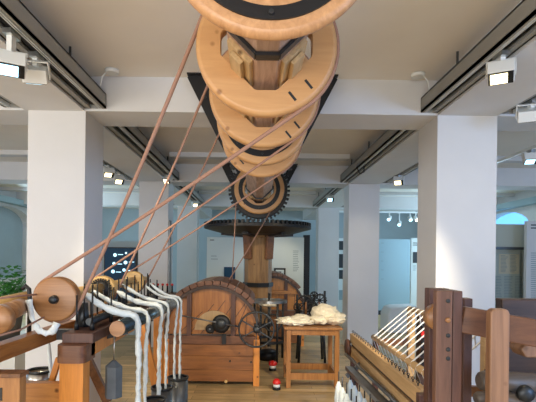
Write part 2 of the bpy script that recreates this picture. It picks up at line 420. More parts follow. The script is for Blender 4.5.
def drum(Y, R, th=.07, ring=None, slots=(), lab=None, m='beech'):
    bv = .022
    prof = [(hole, 0), (R-bv, 0), (R-.007, .006), (R, bv), (R, th-bv), (R-.007, th-.006), (R-bv, th), (hole, th)]
    o = MB().ring(prof, (SX, Y, SZ), 'y', 96, hole=True).build('belt_drum', m, shaft, origin=(SX, Y, SZ))
    for f in o.data.polygons: 
        if abs(f.normal.y) > .95: f.use_smooth = False
    if lab: o['label'] = lab
    if ring:
        r0, r1 = ring
        MB().ring([(r0, -.008), (r1, -.008), (r1, .004), (r0, .004)], (SX, Y, SZ), 'y', 72, hole=True, smooth=False).build('iron_ring', 'black', o)
        for k in range(8):
            t = -PI/2+k*PI/4; c = Vector((SX+math.cos(t)*(r0+r1)/2, Y-.006, SZ+math.sin(t)*(r0+r1)/2))
            MB().cyl(c, c+Vector((0, -.010, 0)), .008, 12).build('bolt', 'iron', o)
    for (t, r) in slots:
        t = math.radians(t); c = Vector((SX+math.cos(t)*r, Y, SZ+math.sin(t)*r))
        Rm = Matrix.Rotation(math.radians(-40), 3, 'Y')
        MB().box(c+Vector((-.006, -.0015, -.026)), c+Vector((.006, .01, .026)), Rm, c).build('slot', 'troughdark', o)
    # wedge boards packing the drum onto the shaft, on the four long sides
    for k in range(4):
        t = PI/4+k*PI/2; n = Vector((math.cos(t), 0, math.sin(t))); tt = Vector((-n.z, 0, n.x))
        for (off, ln, dd) in ((.166, .14, .21), (.190, .07, .18)):
            c = Vector((SX, Y, SZ))+n*off
            mb = MB(); mb.bar(c+Vector((0, -dd+.02, 0)), c+Vector((0, th+.04, 0)), ln, .022, up=n)
            mb.build('wedge_board', 'board', o, bevel=.003)
    return o
drum(1.36, .336, .05, (.247, .288), lab='nearest drum, with black iron ring', m='beech2')
drum(2.12, .336, .07, None, [(-43, .275), (-63, .275)])
drum(2.73, .336, .07, None, [(-45, .285), (-60, .30)])
drum(3.26, .336, .07, (.235, .28), lab='middle drum with black iron ring')
drum(3.76, .336, .07, None, [(-150, .28), (-128, .27)])
drum(6.68, .375, .08, (.25, .31), lab='small far drum with black iron ring')
for Y in (1.80, 3.0, 6.35):
    a, b = .187, .048
    m = MB(); P8 = [(-b,-a),(b,-a),(a,-b),(a,b),(b,a),(-b,a),(-a,b),(-a,-b)]
    for i in range(8):
        p, q = P8[i], P8[(i+1) % 8]
        m.bar((SX+p[0], Y+.03, SZ+p[1]), (SX+q[0], Y+.03, SZ+q[1]), .05, .014, up=((p[0]+q[0]), 0, (p[1]+q[1])))
    m.build('iron_band', 'iron', shaft)
# bevel gear on the far end: black wheel with pegs
m = MB(); m.ring([(hole, 0), (.425, 0), (.43, .03), (.43, .15), (hole, .15)], (SX, 6.80, SZ), 'y', 72, hole=True, smooth=False)
for k in range(44):
    t = 2*PI*k/44; m.bar((SX+.42*math.cos(t), 6.88, SZ+.42*math.sin(t)), (SX+.468*math.cos(t), 6.88, SZ+.468*math.sin(t)), .026, .11, up=(0, 1, 0))
m.build('bevel_gear', 'black', shaft)
# V hangers carrying the shaft
for Y, nm in ((3.94, 'near'), (7.72, 'far')):
    t = thing('shaft_hanger', 'black steel V-shaped hanger under the %s cross beam carrying the shaft' % nm, 'hanger', (SX, Y, CZ), 'black V hangers of the shaft')
    for s in (-1, 1):
        MB().bar((SX+s*.60, Y, CZ+.0), (SX+s*.19, Y, CZ-.80), .03, .125, up=(s, 0, 0)).build('strut', 'black', t)
        MB().box((SX+s*.655, Y-.05, CZ-.012), (SX+s*.50, Y+.05, CZ+.002)).build('foot_plate', 'black', t)
    MB().box((SX-.27, Y-.03, SZ-.24), (SX+.27, Y+.03, SZ-.182)).build('bearing_plate', 'black', t)
    for s in (-1, 1):
        for k in (.25, .6):
            p = Vector((SX+s*(.60-.41*k), Y-.016, CZ-.8*k)); MB().cyl(p, p+Vector((0, -.012, 0)), .014, 10).build('bolt', 'iron', t)

# vertical shaft with crown wheel
vx, vy = .04, 7.66
t = thing('vertical_shaft', 'thick upright wooden shaft topped by a wide black toothed crown wheel', 'drive shaft', (vx, vy, 0))
MB().ring([(.235, 0.0), (.235, 1.9), (.27, 1.96), (.27, 1.975)], (vx, vy, 0), 'z', 8, smooth=False).build('post', wood('post_wood', (.16, .085, .035), (.36, .21, .09), 'z', 6, .6, knots=.4), t, bevel=.01)
for k in range(4):
    a = PI/4+k*PI/2; c = Vector((vx+.245*math.cos(a), vy+.245*math.sin(a), 0))
    MB().bar(c+Vector((0, 0, 1.55)), c+Vector((.03*math.cos(a), .03*math.sin(a), 1.95)), .16, .05, up=(math.cos(a), math.sin(a), 0)).build('corner_board', 'browny', t, bevel=.01)
for z in (1.12, .45):
    MB().ring([(.24, -.035), (.258, -.035), (.258, .035), (.24, .035)], (vx, vy, z), 'z', 8, hole=True, smooth=False).build('iron_band', 'black', t)
g = MB().ring([(.20, .34), (.55, .365), (.895, .455), (.90, .50), (.80, .52), (.20, .45)], (vx-.02, vy, CAMZ), 'z', 72, hole=True, smooth=False).build('crown_wheel', 'crown', t)
m = MB()
for k in range(72):
    a = 2*PI*k/72; c = Vector((vx-.02+.85*math.cos(a), vy+.85*math.sin(a), CAMZ+.51))
    m.box(c+Vector((-.06, -.016, -.02)), c+Vector((.055, .016, .045)), Matrix.Rotation(a, 3, 'Z'), c)
m.build('teeth', 'black', g)
MB().ring([(.885, .462), (.907, .462), (.907, .49), (.885, .49)], (vx-.02, vy, CAMZ), 'z', 72, hole=True, smooth=False).build('iron_hoop', 'black', g)
m = MB()
for k in range(6):
    a = k*PI/3+.2; m.bar((vx-.02+.2*math.cos(a), vy+.2*math.sin(a), CAMZ+.335), (vx-.02+.62*math.cos(a), vy+.62*math.sin(a), CAMZ+.365), .09, .04)
m.build('spokes', 'crown', g)

# ------------------------------------------------------------ left spinning machine
MY = (2.6, 3.38, 4.42)                     # disc positions in depth
D = []
for (px, py, Y, r) in ((54.5, 299.5, 2.6, .130), (101, 290, 3.38, .105), (133, 282, 4.42, .105)):
    c = P(px, py, Y); D.append((c, r))
ax_x = D[0][0].x; ax_z = D[0][0].z
spin = thing('spinning_machine', 'long wooden spinning machine with belt-driven wheels, spindles and a dark front roller', 'spinning machine', (-1.0, 3.2, 0))
# wheels (part) with hub
for i, (c, r) in enumerate(D):
    o = MB().ring([(.01, 0), (r-.012, 0), (r, .004), (r, .018), (r-.008, .026), (r-.008, .044), (r, .052), (r, .066), (r-.01, .07), (.01, .07)], c, 'y', 48).build('belt_wheel', ('turned', 'yellow', 'yellow')[i], spin)
    if i == 1:
        m = MB()
        for k in range(28):
            a = 2*PI*k/28; m.bar(c+Vector((.07*math.cos(a), -.012, .07*math.sin(a))), c+Vector((.088*math.cos(a), -.012, .088*math.sin(a))), .008, .02, up=(0, 1, 0))
        m.ring([(.01, -.022), (.072, -.022), (.072, .001), (.01, .001)], c, 'y', 32); m.build('gear', 'black', o)
    m = MB(); m.cyl(c+Vector((0, -.03, 0)), c+Vector((0, .001, 0)), .016, 12); m.ring([(.004, -.034), (.022, -.030), (.026, 0)], c, 'y', 20); m.build('hub', 'iron', o)
# wooden shaft rollers behind the wheels
for a, b in ((0, 1), (1, 2)):
    MB().cyl(D[a][0]+Vector((.0, .07, .015)), D[b][0]+Vector((0, -.001, .015)), .036, 20).build('wooden_roller', 'yellow', spin)
MB().cyl(D[2][0]+Vector((0, .07, .0)), D[2][0]+Vector((0, .5, .0)), .034, 20).build('wooden_roller', 'yellow', spin)
# main rail beams receding
def longbeam(p0, p1, wd, ht, m, name='rail'):
    return MB().bar(p0, p1, wd, ht).build(name, m, spin, bevel=.004)
zb = P(70, 352, 2.45).z                     # top of the front bracket
xf = P(72, 352, 2.45).x
fp = P(72, 380, 2.45)
x1 = P(82, 363, 2.42).x+.02; a0z = P(82, 363, 2.42).z
post = MB().box((P(59, 380, 2.45).x, 2.45, 0), (P(83, 380, 2.45).x, 2.55, P(70, 363, 2.45).z)).build('post', 'pinez', spin, bevel=.003)
MB().box((x1-.09, 4.42, 0), (x1-.0, 4.5, a0z)).build('post', 'pinez', spin, bevel=.003)
#.build('post', 'pinez', spin, bevel=.003)
a = P(56, 345, 2.42); b = P(82, 363, 2.42)
n = 8; x0, x1, yy0 = a.x, b.x+.02, 2.40
poly = [(x0+.05-.05*math.cos(PI/2*i/n)-.0, yy0+.05-.05*math.sin(PI/2*i/n)) for i in range(n+1)]
poly = [(x0, 2.56)]+poly+[(x1-.04+.04*math.sin(PI/2*i/n), yy0+.04-.04*math.cos(PI/2*i/n)) for i in range(n+1)]+[(x1, 2.56)]
MB().prism([(x, y) for x, y in poly], b.z, a.z, 'z').build('rounded_bracket', 'brownx', spin)
# main front beam from the bracket back to the far post
zt, zl = a.z+.0, b.z+.015
MB().box((x1-.09, 2.5, zl), (x1, 4.5, zt-.005)).build('front_beam', 'pinez', spin, bevel=.004)
MB().box((x0+.01, 2.47, a.z), (x1+.02, 4.5, a.z+.055)).build('spindle_board', 'brownz', spin, bevel=.004)
# left rear beam
MB().bar(P(-40, 366, 2.0), P(72, 326, 3.05), .07, .085).build('rear_beam', 'amber', spin, bevel=.004)
MB().bar(P(14, 372, 3.2)+Vector((0, 0, -.35)), P(56, 372, 3.0)+Vector((0, 0, -.5)), .05, .05).build('rail', 'browny', spin)
# lower cross board (orange) joining the post to the left
MB().box((P(18, 390, 2.48).x, 2.47, .55), (P(59.5, 390, 2.47).x, 2.53, P(40, 383, 2.48).z)).build('cross_board', 'pine', spin, bevel=.003)
MB().bar(P(51, 384, 2.62), P(59, 358, 2.62), .03, .03).build('brace', 'pinez', spin)
MB().bar(P(88, 360, 2.8), P(108, 402, 2.8), .05, .035, up=(0, 1, 0)).build('brace', 'browny', spin)
#MB().bar((P(150, 380, 4.1).x, 4.3, .0), (P(147, 330, 4.1).x-.02, 4.3, P(147, 320, 4.2).z), .09, .07, up=(0, 1, 0)).build('post', 'pinez', spin, bevel=.003)
MB().bar(P(141, 325, 4.2), P(160, 402, 4.2), .07, .04, up=(0, 1, 0)).build('brace', 'pinez', spin)
# front roller
r0 = P(117, 329, 2.6); r1 = P(176, 302.5, 4.05)
rd = (r1-r0).normalized()
ro = MB().cyl(r0+rd*.012, r1, .045, 28).build('front_roller', mat('polished_roller', (.06, .085, .10), .25, .7), spin)
MB().cyl(r0, r0+rd*.014, .0455, 28).build('roller_end', 'turned', ro)
# arms that carry the roller
for k in (.12, .5, .92):
    q = r0.lerp(r1, k); MB().bar((x1-.03, q.y, zt-.02), (q.x, q.y, q.z-.045), .025, .03).build('roller_arm', 'iron', spin)
# spindles with dark bases
heads = []
ztop = a.z+.055
for i in range(17):
    y = 2.58+i*.112
    for row, dx in ((0, -.035), (1, .055)):
        x = (x0+x1)/2+dx
        h = .26 if (i+row) % 2 else .20
        m = MB(); m.cyl((x, y, ztop-.002), (x, y, ztop+h), .0055, 8); m.ring([(.013, 0), (.013, .03), (.008, .05)], (x, y, ztop-.001), 'z', 10)
        if row == 0 or i % 3 == 0: m.build('spindle', 'black', spin)
        else: m.bm.free()
# wheel bearing blocks
for (c, r) in D:
    for dy in (.12,):
        MB().ring([(.045, ztop-.002-c.z), (.032, -.10), (.026, -.03)], (c.x+.02 if c.x+.02 > x0 else x0+.03, c.y+dy, c.z), 'z', 16).build('bearing_stand', 'iron', spin)
MB().bar((x0-.12, 2.72, ztop-.05), (x0+.05, 2.72, ztop-.05), .05, .06).build('bearing_arm', 'iron', spin)
# clutter of bobbins behind spindles: a second pair of rollers
MB().cyl((x1-.05, 2.6, ztop+.045), (x1-.05, 4.45, ztop+.045), .022, 14).build('fluted_roller', 'iron', spin)
MB().cyl((x0+.03, 2.75, ztop+.03), (x0+.03, 4.45, ztop+.03), .024, 14).build('fluted_roller', 'browny', spin)
# left wing: yellow log roller, wheel and black hook at the picture's left edge
MB().cyl(P(-30, 309, 2.5), P(27, 296.5, 2.75), .033, 20).build('wooden_roller', 'yellow', spin)
c = P(-4, 320, 2.2)
MB().ring([(.01, 0), (.068, 0), (.072, .01), (.072, .05), (.01, .05)], c, 'y', 40).build('belt_wheel', 'turned', spin)
MB().cyl(P(8, 312, 2.35), P(22, 306, 2.7), .05, 20).build('bobbin_roller', 'turned', spin)
MB().tube([P(22, 289, 2.62), P(26, 286, 2.62), P(29, 289, 2.62), P(30, 300, 2.62), P(29, 335, 2.62)], .013, 8).build('hook', 'black', spin)
MB().tube([P(-6, 299, 2.3), P(18, 296, 2.45), P(36, 294.5, 2.6)], .006, 6).build('cord', 'rope', spin)
MB().tube([P(-6, 337, 2.3), P(20, 330, 2.45), P(44, 317, 2.6)], .006, 6).build('cord', 'rope', spin)
for k in range(3):
    p = P(-8+9*k, 332-3*k, 2.3+.12*k); MB().cyl(p, p+Vector((0, 0, .12)), .007, 8).build('spindle', 'black', spin)

# drive belts: crossed loops from a drum down to a wheel
def belt(dy, R, wheel, label, rr=.0075):
    (c, r) = wheel; Cx, Cz = SX, SZ; Y2 = c.y+.035
    R = R+rr*.6; r = r+rr*.3
    dx, dz = c.x-Cx, c.z-Cz; d = math.hypot(dx, dz); th = math.atan2(dz, dx); al = math.acos((R+r)/d)
    pts = []
    A1 = (th+al); A2 = (th-al)              # tangent angles on the drum
    # run 1: drum at A1 -> wheel at A1+pi ; round the wheel ; run 2: wheel at A2+pi -> drum at A2 ; round the drum
    def dr(t): return Vector((Cx+R*math.cos(t), dy, Cz+R*math.sin(t)))
    def wh(t): return Vector((c.x+r*math.cos(t), Y2, c.z+r*math.sin(t)))
    p, q = dr(A1), wh(A1+PI)
    for i in range(12): 
        v = p.lerp(q, i/12); v.z -= .012*math.sin(PI*i/12); pts.append(v)
    s, e = A1+PI, A2+PI
    e2 = e+2*PI if e < s else e
    for i in range(20): pts.append(wh(s+(e2-s)*i/19))
    p, q = wh(A2+PI), dr(A2)
    for i in range(1, 12):
        v = p.lerp(q, i/12); v.z -= .03*math.sin(PI*i/12); pts.append(v)
    s, e = A2, A1-2*PI
    for i in range(40): pts.append(dr(s+(e-s)*i/40))
    o = MB().tube(pts, rr, 8, closed=True).build('drive_belt', 'rope')
    tag(o, label, 'drive belt', 'brown drive belts from the overhead shaft')
belt(2.155, .336, D[0], 'brown drive belt running down to the nearest wooden wheel', .0105)
belt(2.765, .336, D[1], 'brown drive belt running down to the middle wheel with the black gear', .008)
belt(3.795, .336, D[2], 'brown drive belt running down to the furthest, yellow wheel', .008)
# two thin cords further back, hanging from the shaft end
for (a_, b_, y0, y1, lab) in (((236, 205), (232, 283), 6.3, 6.3, 'thin brown cord hanging straight beside the gear'), ((270, 212), (226, 285), 6.3, 6.2, 'thin brown cord slanting down in front of the upright shaft')):
    o = MB().tube([P(*a_, y0), P((a_[0]+b_[0])/2, (a_[1]+b_[1])/2+1, (y0+y1)/2), P(*b_, y1)], .008, 6).build('cord', 'rope'); tag(o, lab, 'cord')

# rovings
rov = [ # start, over roller px, drop px, end y, depth
 ((84, 293), (122, 309), 138.5, 420, 2.80, .018), ((92, 290), (136, 307), 145.5, 420, 3.02, .014),
 ((117, 291), (150, 308), 159, 402, 3.36, .016), ((122, 284), (158, 304), 166, 399, 3.56, .012),
 ((146, 286), (170, 299), 174.5, 387, 3.90, .010), ((150, 283), (174, 296), 180, 381, 4.02, .011)]
names = ['nearest', 'second', 'third', 'fourth', 'fifth', 'furthest']
for i, (s, o_, dx, ye, Y, r) in enumerate(rov):
    f = (Y-r0.y)/(r1.y-r0.y); rc = r0.lerp(r1, f)
    st = P(s[0], s[1], Y-.05); 
    pts = [st]; top = rc+Vector((0, 0, .047+r*.6)); mid = st.lerp(top, .5)+Vector((0, 0, -.006)); 
    for k in range(1, 8):
        q = st.lerp(top+Vector((-.03, 0, .003)), k/8); q.z -= .02*math.sin(PI*k/8); pts.append(q)
    for k in range(7):
        t_ = PI/2-k*PI/12; pts.append(rc+Vector(((.047+r*.6)*math.cos(t_), 0, (.047+r*.6)*math.sin(t_))))
    zend = P(dx, ye, Y).z; xq = pts[-1].x; zq = pts[-1].z; xe = P(dx, (ye+330)/2, Y).x
    n = 26
    for k in range(1, n+1):
        q = k/n; pts.append(Vector((xq+(xe-xq)*min(1, q*3)+random.uniform(-1, 1)*.003, Y+random.uniform(-1, 1)*.003, zq+(zend-zq)*q)))
    rad = [r*(1.25 if k < 12 else 1)*random.uniform(.72, 1.22) for k in range(len(pts))]; rad[-1] = r*.5; rad[0] = r*.5
    o = MB().tube(pts, rad, 10, flat=1.1).build('wool_roving', 'wool')
    tag(o, 'white wool roving draped over the dark roller, %s of six' % names[i], 'wool roving', 'wool rovings over the roller')
# loose loop of roving under the first wheel, and one down into the pot
pts = [P(29, 300, 2.57), P(32, 318, 2.55), P(38, 330, 2.54), P(46, 333.5, 2.54), P(53, 331, 2.55), P(57, 323, 2.57)]
sm = []
for k in range(len(pts)-1):
    for j in range(4): sm.append(pts[k].lerp(pts[k+1], j/4))
sm.append(pts[-1])
o = MB().tube(sm, [.011*random.uniform(.7, 1.3) for _ in sm], 8, flat=1.6).build('wool_roving', 'wool')
tag(o, 'loose loop of white wool hanging under the nearest wooden wheel', 'wool roving', 'wool rovings over the roller')
pp = [P(48, 334, 2.75), P(49, 350, 2.76), P(51, 371, 2.8), P(50, 378, 2.8)]
o = MB().tube(pp, [.008, .012, .013, .012], 8).build('wool_roving', 'wool')
tag(o, 'white wool roving dropping into the metal pot', 'wool roving', 'wool rovings over the roller')

# cans
def can(px, py, Y, r, label, h=None):
    p = P(px, py, Y); H = p.z
    t = thing('sliver_can', label, 'metal can', (p.x, Y, 0), 'grey metal cans under the rovings')
    MB().ring([(r, 0), (r, H), (r-.006, H), (r-.006, .01), (r*.2, .01), (r*.2, 0)], (p.x, Y, 0), 'z', 40, hole=True).build('body', 'steel', t)
    MB().ring([(r-.008, H-.012), (r+.005, H-.012), (r+.005, H+.004), (r-.008, H+.004)], (p.x, Y, 0), 'z', 40, hole=True).build('rim', 'iron', t)
    MB().ring([(r*.4, H*.8-.01), (r-.009, H*.8-.02), (r-.01, H*.8)], (p.x, Y, 0), 'z', 24).build('inner_disc', 'black', t)  # plain black disc set inside the can, below its rim
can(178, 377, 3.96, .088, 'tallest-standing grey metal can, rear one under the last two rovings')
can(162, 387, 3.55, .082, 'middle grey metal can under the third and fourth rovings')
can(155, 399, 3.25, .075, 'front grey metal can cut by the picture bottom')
# pot at the left
p = P(40, 370, 2.82)
t = thing('metal_pot', 'round metal pot with dark rim behind the orange board', 'pot', (p.x, 2.82, p.z-.25))
r = .075
MB().ring([(r*.95, -.25), (r, -.24), (r, -.05), (r+.004, -.045), (r, -.04), (r, 0), (r-.006, 0), (r-.006, -.22), (.01, -.22), (.01, -.25)], p, 'z', 36, hole=True).build('body', 'chrome', t)
MB().ring([(r-.008, -.008), (r+.005, -.008), (r+.005, .004), (r-.008, .004)], p, 'z', 36, hole=True).build('rim', 'iron', t)
# stool carrying the pot
t = thing('stool', 'plain wooden stool under the metal pot', 'stool', (p.x, 2.82, 0))
MB().box((p.x-.12, 2.72, p.z-.275), (p.x+.12, 2.92, p.z-.25)).build('seat', 'browny', t)
for sx in (-1, 1):
    for sy in (-1, 1): MB().box((p.x+sx*.11, 2.82+sy*.09, 0), (p.x+sx*.08, 2.82+sy*.065, p.z-.275)).build('leg', 'browny', t)
# hanging weight
t = thing('hanging_weight', 'dark six-sided lead weight hanging on a wire below the machine', 'weight', P(113.5, 397, 2.75))
c = P(113.5, 397, 2.75); tp = P(113.5, 366, 2.75); hh = tp.z-c.z
MB().ring([(.052, 0), (.052, hh), (.012, hh+.035)], c, 'z', 6, smooth=False).build('body', 'lead', t)
MB().cyl((c.x, c.y, tp.z+.03), (c.x, c.y, P(113, 335, 2.75).z), .004, 6).build('wire', 'chrome', t)
# box at the left foot
a = P(-24, 377, 2.1); b = P(24, 402, 2.1)
t = thing('wooden_box', 'brown wooden box with a slot at the lower left corner', 'box', ((a.x+b.x)/2, 2.25, 0))
MB().box((a.x, 2.1, 0), (b.x-.02, 2.16, a.z)).build('body', 'tablewood', t, bevel=.004)
MB().box((a.x-.005, 2.085, a.z), (b.x-.012, 2.17, a.z+.02)).build('lid', 'browny', t, bevel=.003)
q = P(1, 392, 2.1); MB().box((q.x-.02, 2.096, q.z-.04), (q.x+.006, 2.102, q.z+.02)).build('slot', 'troughdark', t)
# plant
p = P(8, 303, 5.6)
t = thing('potted_plant', 'green leafy potted plant on a stand left of the near left pillar', 'plant', (p.x, p.y, 0))
MB().ring([(.13, 0), (.17, 0.30), (.16, .30), (.12, .02)], (p.x, p.y, p.z-.45), 'z', 24, hole=True).build('pot', 'soil', t)
MB().box((p.x-.2, p.y-.2, 0), (p.x+.2, p.y+.2, p.z-.45)).build('pedestal', 'white', t)
m = MB()
for k in range(420):
    a = random.uniform(0, 2*PI); e = random.uniform(-.15, 1.3); rr = random.uniform(.10, .34)
    c = Vector((p.x+rr*math.cos(a)*math.cos(e)*.95, p.y+rr*math.sin(a)*math.cos(e), p.z-.02+rr*1.5*math.sin(e)))
    d = Vector((math.cos(a), math.sin(a), random.uniform(-.6, .7))).normalized(); s_ = d.cross(Vector((0, 0, 1))).normalized(); L_ = random.uniform(.06, .11)
    up = s_.cross(d)
    m._add([c, c+d*L_*.5+s_*.034+up*.008, c+d*L_, c+d*L_*.5-s_*.034+up*.008, c+d*L_*.5+up*.0], [(0, 1, 4), (1, 2, 4), (2, 3, 4), (3, 0, 4)])
m.build('foliage', 'leaf', t)
m = MB()
for k in range(14):
    a = k*2.4; m.tube([(p.x, p.y, p.z-.16), (p.x+.1*math.cos(a), p.y+.1*math.sin(a), p.z+.12), (p.x+.2*math.cos(a), p.y+.2*math.sin(a), p.z+.28)], .005, 5)
m.build('stems', 'leaf', t)

# ------------------------------------------------------------ carding engines
def carding(cx, y0, depth, R, zc, label, full=True, hw=None, orange='card'):
    t = thing('carding_machine', label, 'carding machine', (cx, y0, 0), 'wooden carding machines')
    hw = hw or R-.08
    n = 32
    # body under the arch
    MB().box((cx-hw, y0+.02, .06), (cx+hw, y0+depth, zc-.10)).build('casing', 'brownx', t)
    pl = [(.05, .19), (.192, .36), (.362, zc-.12)]
    m = MB()
    for a, b in pl: m.box((cx-hw, y0, a), (cx+hw, y0+.025, b))
    m.build('side_panel', orange, t, bevel=.003)
    MB().box((cx-hw-.02, y0-.012, zc-.11), (cx+hw+.02, y0+.03, zc-.01)).build('rail', 'brownx', t, bevel=.004)
    # diagonal boarding inside the arch, set back
    m = MB(); poly = [(cx+R*.93*math.cos(PI*i/n), zc+R*.93*math.sin(PI*i/n)) for i in range(n+1)]
    m.prism(poly, y0+.06, y0+.08); back = m.build('arch_panel', wood('boarding_'+str(int(y0*10)), (.26, .09, .018) if full else (.42, .16, .03), (.46, .18, .04) if full else (.66, .28, .06), 'z', 6, .4), t)
    m = MB()
    for k in range(-4, 5):
        x = cx+k*.14; 
        for (s, xx) in ((1, x),):
            h = math.sqrt(max(0, (R*.88)**2-(x-cx)**2))
            if h > .1:
                x2 = x+.30*(1 if full else 0); m.bar((x, y0+.058, zc), (min(x2, cx+R*.7), y0+.058, zc+h*.8), .008, .004, up=(0, 1, 0))
    m.build('board_joint', 'walnut', back)
    # arch rim (iron) and slatted cover
    m = MB()
    for i in range(n):
        a0, a1 = PI*i/n, PI*(i+1)/n
        q = [(cx+R*.92*math.cos(a0), zc+R*.92*math.sin(a0)), (cx+R*.985*math.cos(a0), zc+R*.985*math.sin(a0)), (cx+R*.985*math.cos(a1), zc+R*.985*math.sin(a1)), (cx+R*.92*math.cos(a1), zc+R*.92*math.sin(a1))]
        m.prism(q, y0-.005, y0+.07)
    m.build('arch_rim', 'walnut', t)
    ns = 13 
    for i in range(ns):
        a0 = math.radians(38)+math.radians(112)*i/ns; a1 = a0+math.radians(112)/ns-.012
        ra, rb = R*.99, R*1.085
        q = [(cx+r*math.cos(a), zc+r*math.sin(a)) for r, a in ((ra, a0), (rb, a0), (rb, a1), (ra, a1))]
        MB().prism(q, y0-.02, y0+depth).build('cover_slat', 'brownx', t, bevel=.003)
    # posts inside the arch
    for dx in (-.28, .265):
        h = math.sqrt((R*.93)**2-dx*dx)
        MB().box((cx+dx-.028, y0+.0, zc-.02), (cx+dx+.028, y0+.05, zc+h)).build('post', 'brownz', t, bevel=.003)
    for s in (-1, 1):
        MB().box((cx+s*hw, y0-.02, 0), (cx+s*(hw+.075), y0+.05, zc-.05)).build('leg', 'pinez', t, bevel=.003)
        MB().box((cx+s*hw, y0+depth-.07, 0), (cx+s*(hw+.075), y0+depth, zc-.05)).build('leg', 'pinez', t, bevel=.003)
    return t
y0 = 5.54; cx = P(211.5, 332, y0).x; zc = P(211.5, 335, y0).z
card = carding(cx, y0, 1.15, .62, zc, 'large arched wooden carding machine in the centre with an iron flywheel', hw=.52)
def rel(px, py, Y): return P(px, py, Y)
c = rel(214, 330, y0+.04)
m = MB(); n = 24; poly = [(c.x+.24*math.cos(PI*i/n), c.z+.24*math.sin(PI*i/n)) for i in range(n+1)]
m.prism(poly, y0+.035, y0+.055); m.build('cheek_board', wood('cheek', (.34, .22, .11), (.48, .33, .18), 'z', 5, .6), card)
c = rel(221, 324, 5.42)
b_ = MB().ring([(.03, 0), (.11, 0), (.11, .03), (.03, .03)], c, 'y', 40, hole=True).build('bearing_wheel', 'black', card)
MB().ring([(.01, -.03), (.06, -.03), (.065, .02), (.01, .02)], c, 'y', 32).build('hub', 'iron', b_)
MB().cyl(c+Vector((0, .02, 0)), c+Vector((0, .20, 0)), .03, 16).build('axle', 'iron', card)
c = rel(210, 329, 5.44)
b2 = MB().ring([(.012, 0), (.055, 0), (.055, .03), (.012, .03)], c, 'y', 32, hole=True).build('small_pulley', 'black', card)
MB().cyl(c+Vector((0, -.02, 0)), c+Vector((0, .16, 0)), .013, 12).build('axle', 'steel', b2)
MB().bar(rel(224, 334, 5.5), rel(224, 344, 5.5), .05, .04, up=(0, 1, 0)).build('bracket', 'black', card)
MB().cyl(rel(181, 315.5, 5.40), rel(240, 327, 5.40), .009, 10).build('rod', 'steel', card)
c = rel(256.5, 329.5, 5.28); m = MB()
m.ring([(.195, -.016), (.215, -.016), (.215, .016), (.195, .016)], c, 'y', 56, hole=True)
fw = m.build('flywheel', 'iron', card)
for k in range(6):
    a = k*2*PI/6+.5; MB().bar(c+Vector((.03*math.cos(a), 0, .03*math.sin(a))), c+Vector((.198*math.cos(a), 0, .198*math.sin(a))), .012, .024, up=(0, 1, 0)).build('spoke', 'iron', fw)
MB().ring([(.012, -.03), (.04, -.03), (.04, .03), (.012, .03)], c, 'y', 24).build('hub', 'iron', fw)
MB().cyl(c+Vector((0, 0, 0)), c+Vector((0, .32, 0)), .014, 12).build('axle', 'steel', card)
MB().box((c.x-.03, 5.45, c.z-.04), (c.x+.03, 5.54, c.z+.03)).build('bearing_block', 'iron', card)
for (px, py) in ((230, 361), (251, 362)):
    q = rel(px, py, 5.53); MB().cyl(q, q+Vector((0, -.02, 0)), .012, 10).build('bolt', 'black', card)
q = rel(226, 381, 5.53); MB().cyl(q, q+Vector((0, -.02, 0)), .02, 12).build('wooden_plug', 'yellow', card)
y1 = 8.05; cx2 = P(271, 312, y1).x
card2 = carding(cx2, y1, 1.1, .62, P(271, 310, y1).z, 'arched orange carding machine further back, right of the upright shaft', full=False, hw=.52)
q0 = P(264, 291, y1); q1 = P(297, 295, y1)
MB().box((cx2-.45, y1-.01, q0.z-.05), (cx2+.45, y1+.05, q0.z+.01)).build('cross_rail', 'pine', card2, bevel=.004)

# ------------------------------------------------------------ iron hoop stand, winder
c = P(269, 301, 6.98)
t = thing('hoop_stand', 'round iron hoop stand on thin legs behind the flywheel', 'iron stand', (c.x, 6.98, 0))
MB().ring([(.235, -.02), (.275, -.02), (.275, .02), (.235, .02)], c, 'z', 48, hole=True, smooth=False).build('hoop', 'chrome', t)
for k in range(4):
    a = k*PI/2+.5; MB().cyl((c.x+.255*math.cos(a), c.y+.255*math.sin(a), c.z-.02), (c.x+.255*math.cos(a), c.y+.255*math.sin(a), 0), .018, 10).build('leg', 'iron', t)
MB().ring([(.24, -.02), (.27, -.02), (.27, .02), (.24, .02)], (c.x, c.y, .3), 'z', 40, hole=True, smooth=False).build('lower_hoop', 'iron', t)
MB().ring([(.05, 0), (.14, 0), (.16, .10), (.12, .14), (.05, .16)], (c.x, c.y, .0), 'z', 32).build('base', 'black', t)
MB().cyl((c.x, c.y, .2), (c.x, c.y, c.z+.12), .02, 12).build('spindle', 'iron', t)
MB().ring([(.12, -.015), (.14, -.015), (.14, .015), (.12, .015)], (c.x+.06, c.y-.1, .58), 'y', 32, hole=True).build('hand_wheel', 'iron', t)
o = MB().blob((c.x+.0, c.y, c.z-.05), (.13, .10, .04), 3, .3, 3).build('wool_tuft', 'cream')
tag(o, 'small tuft of cream wool inside the iron hoop stand', 'wool tuft')
p = P(311, 330, 6.9)
t = thing('winding_machine', 'small black iron winding machine with gears behind the fleeces', 'iron machine', (p.x, 6.9, 0))
for sx in (-1, 1):
    for sy in (-1, 1): MB().cyl((p.x+sx*.2, 6.9+sy*.15, 0), (p.x+sx*.16, 6.9+sy*.12, .72), .02, 8).build('leg', 'iron', t)
MB().box((p.x-.24, 6.7, .68), (p.x+.24, 7.1, .73)).build('table', 'walnut', t)
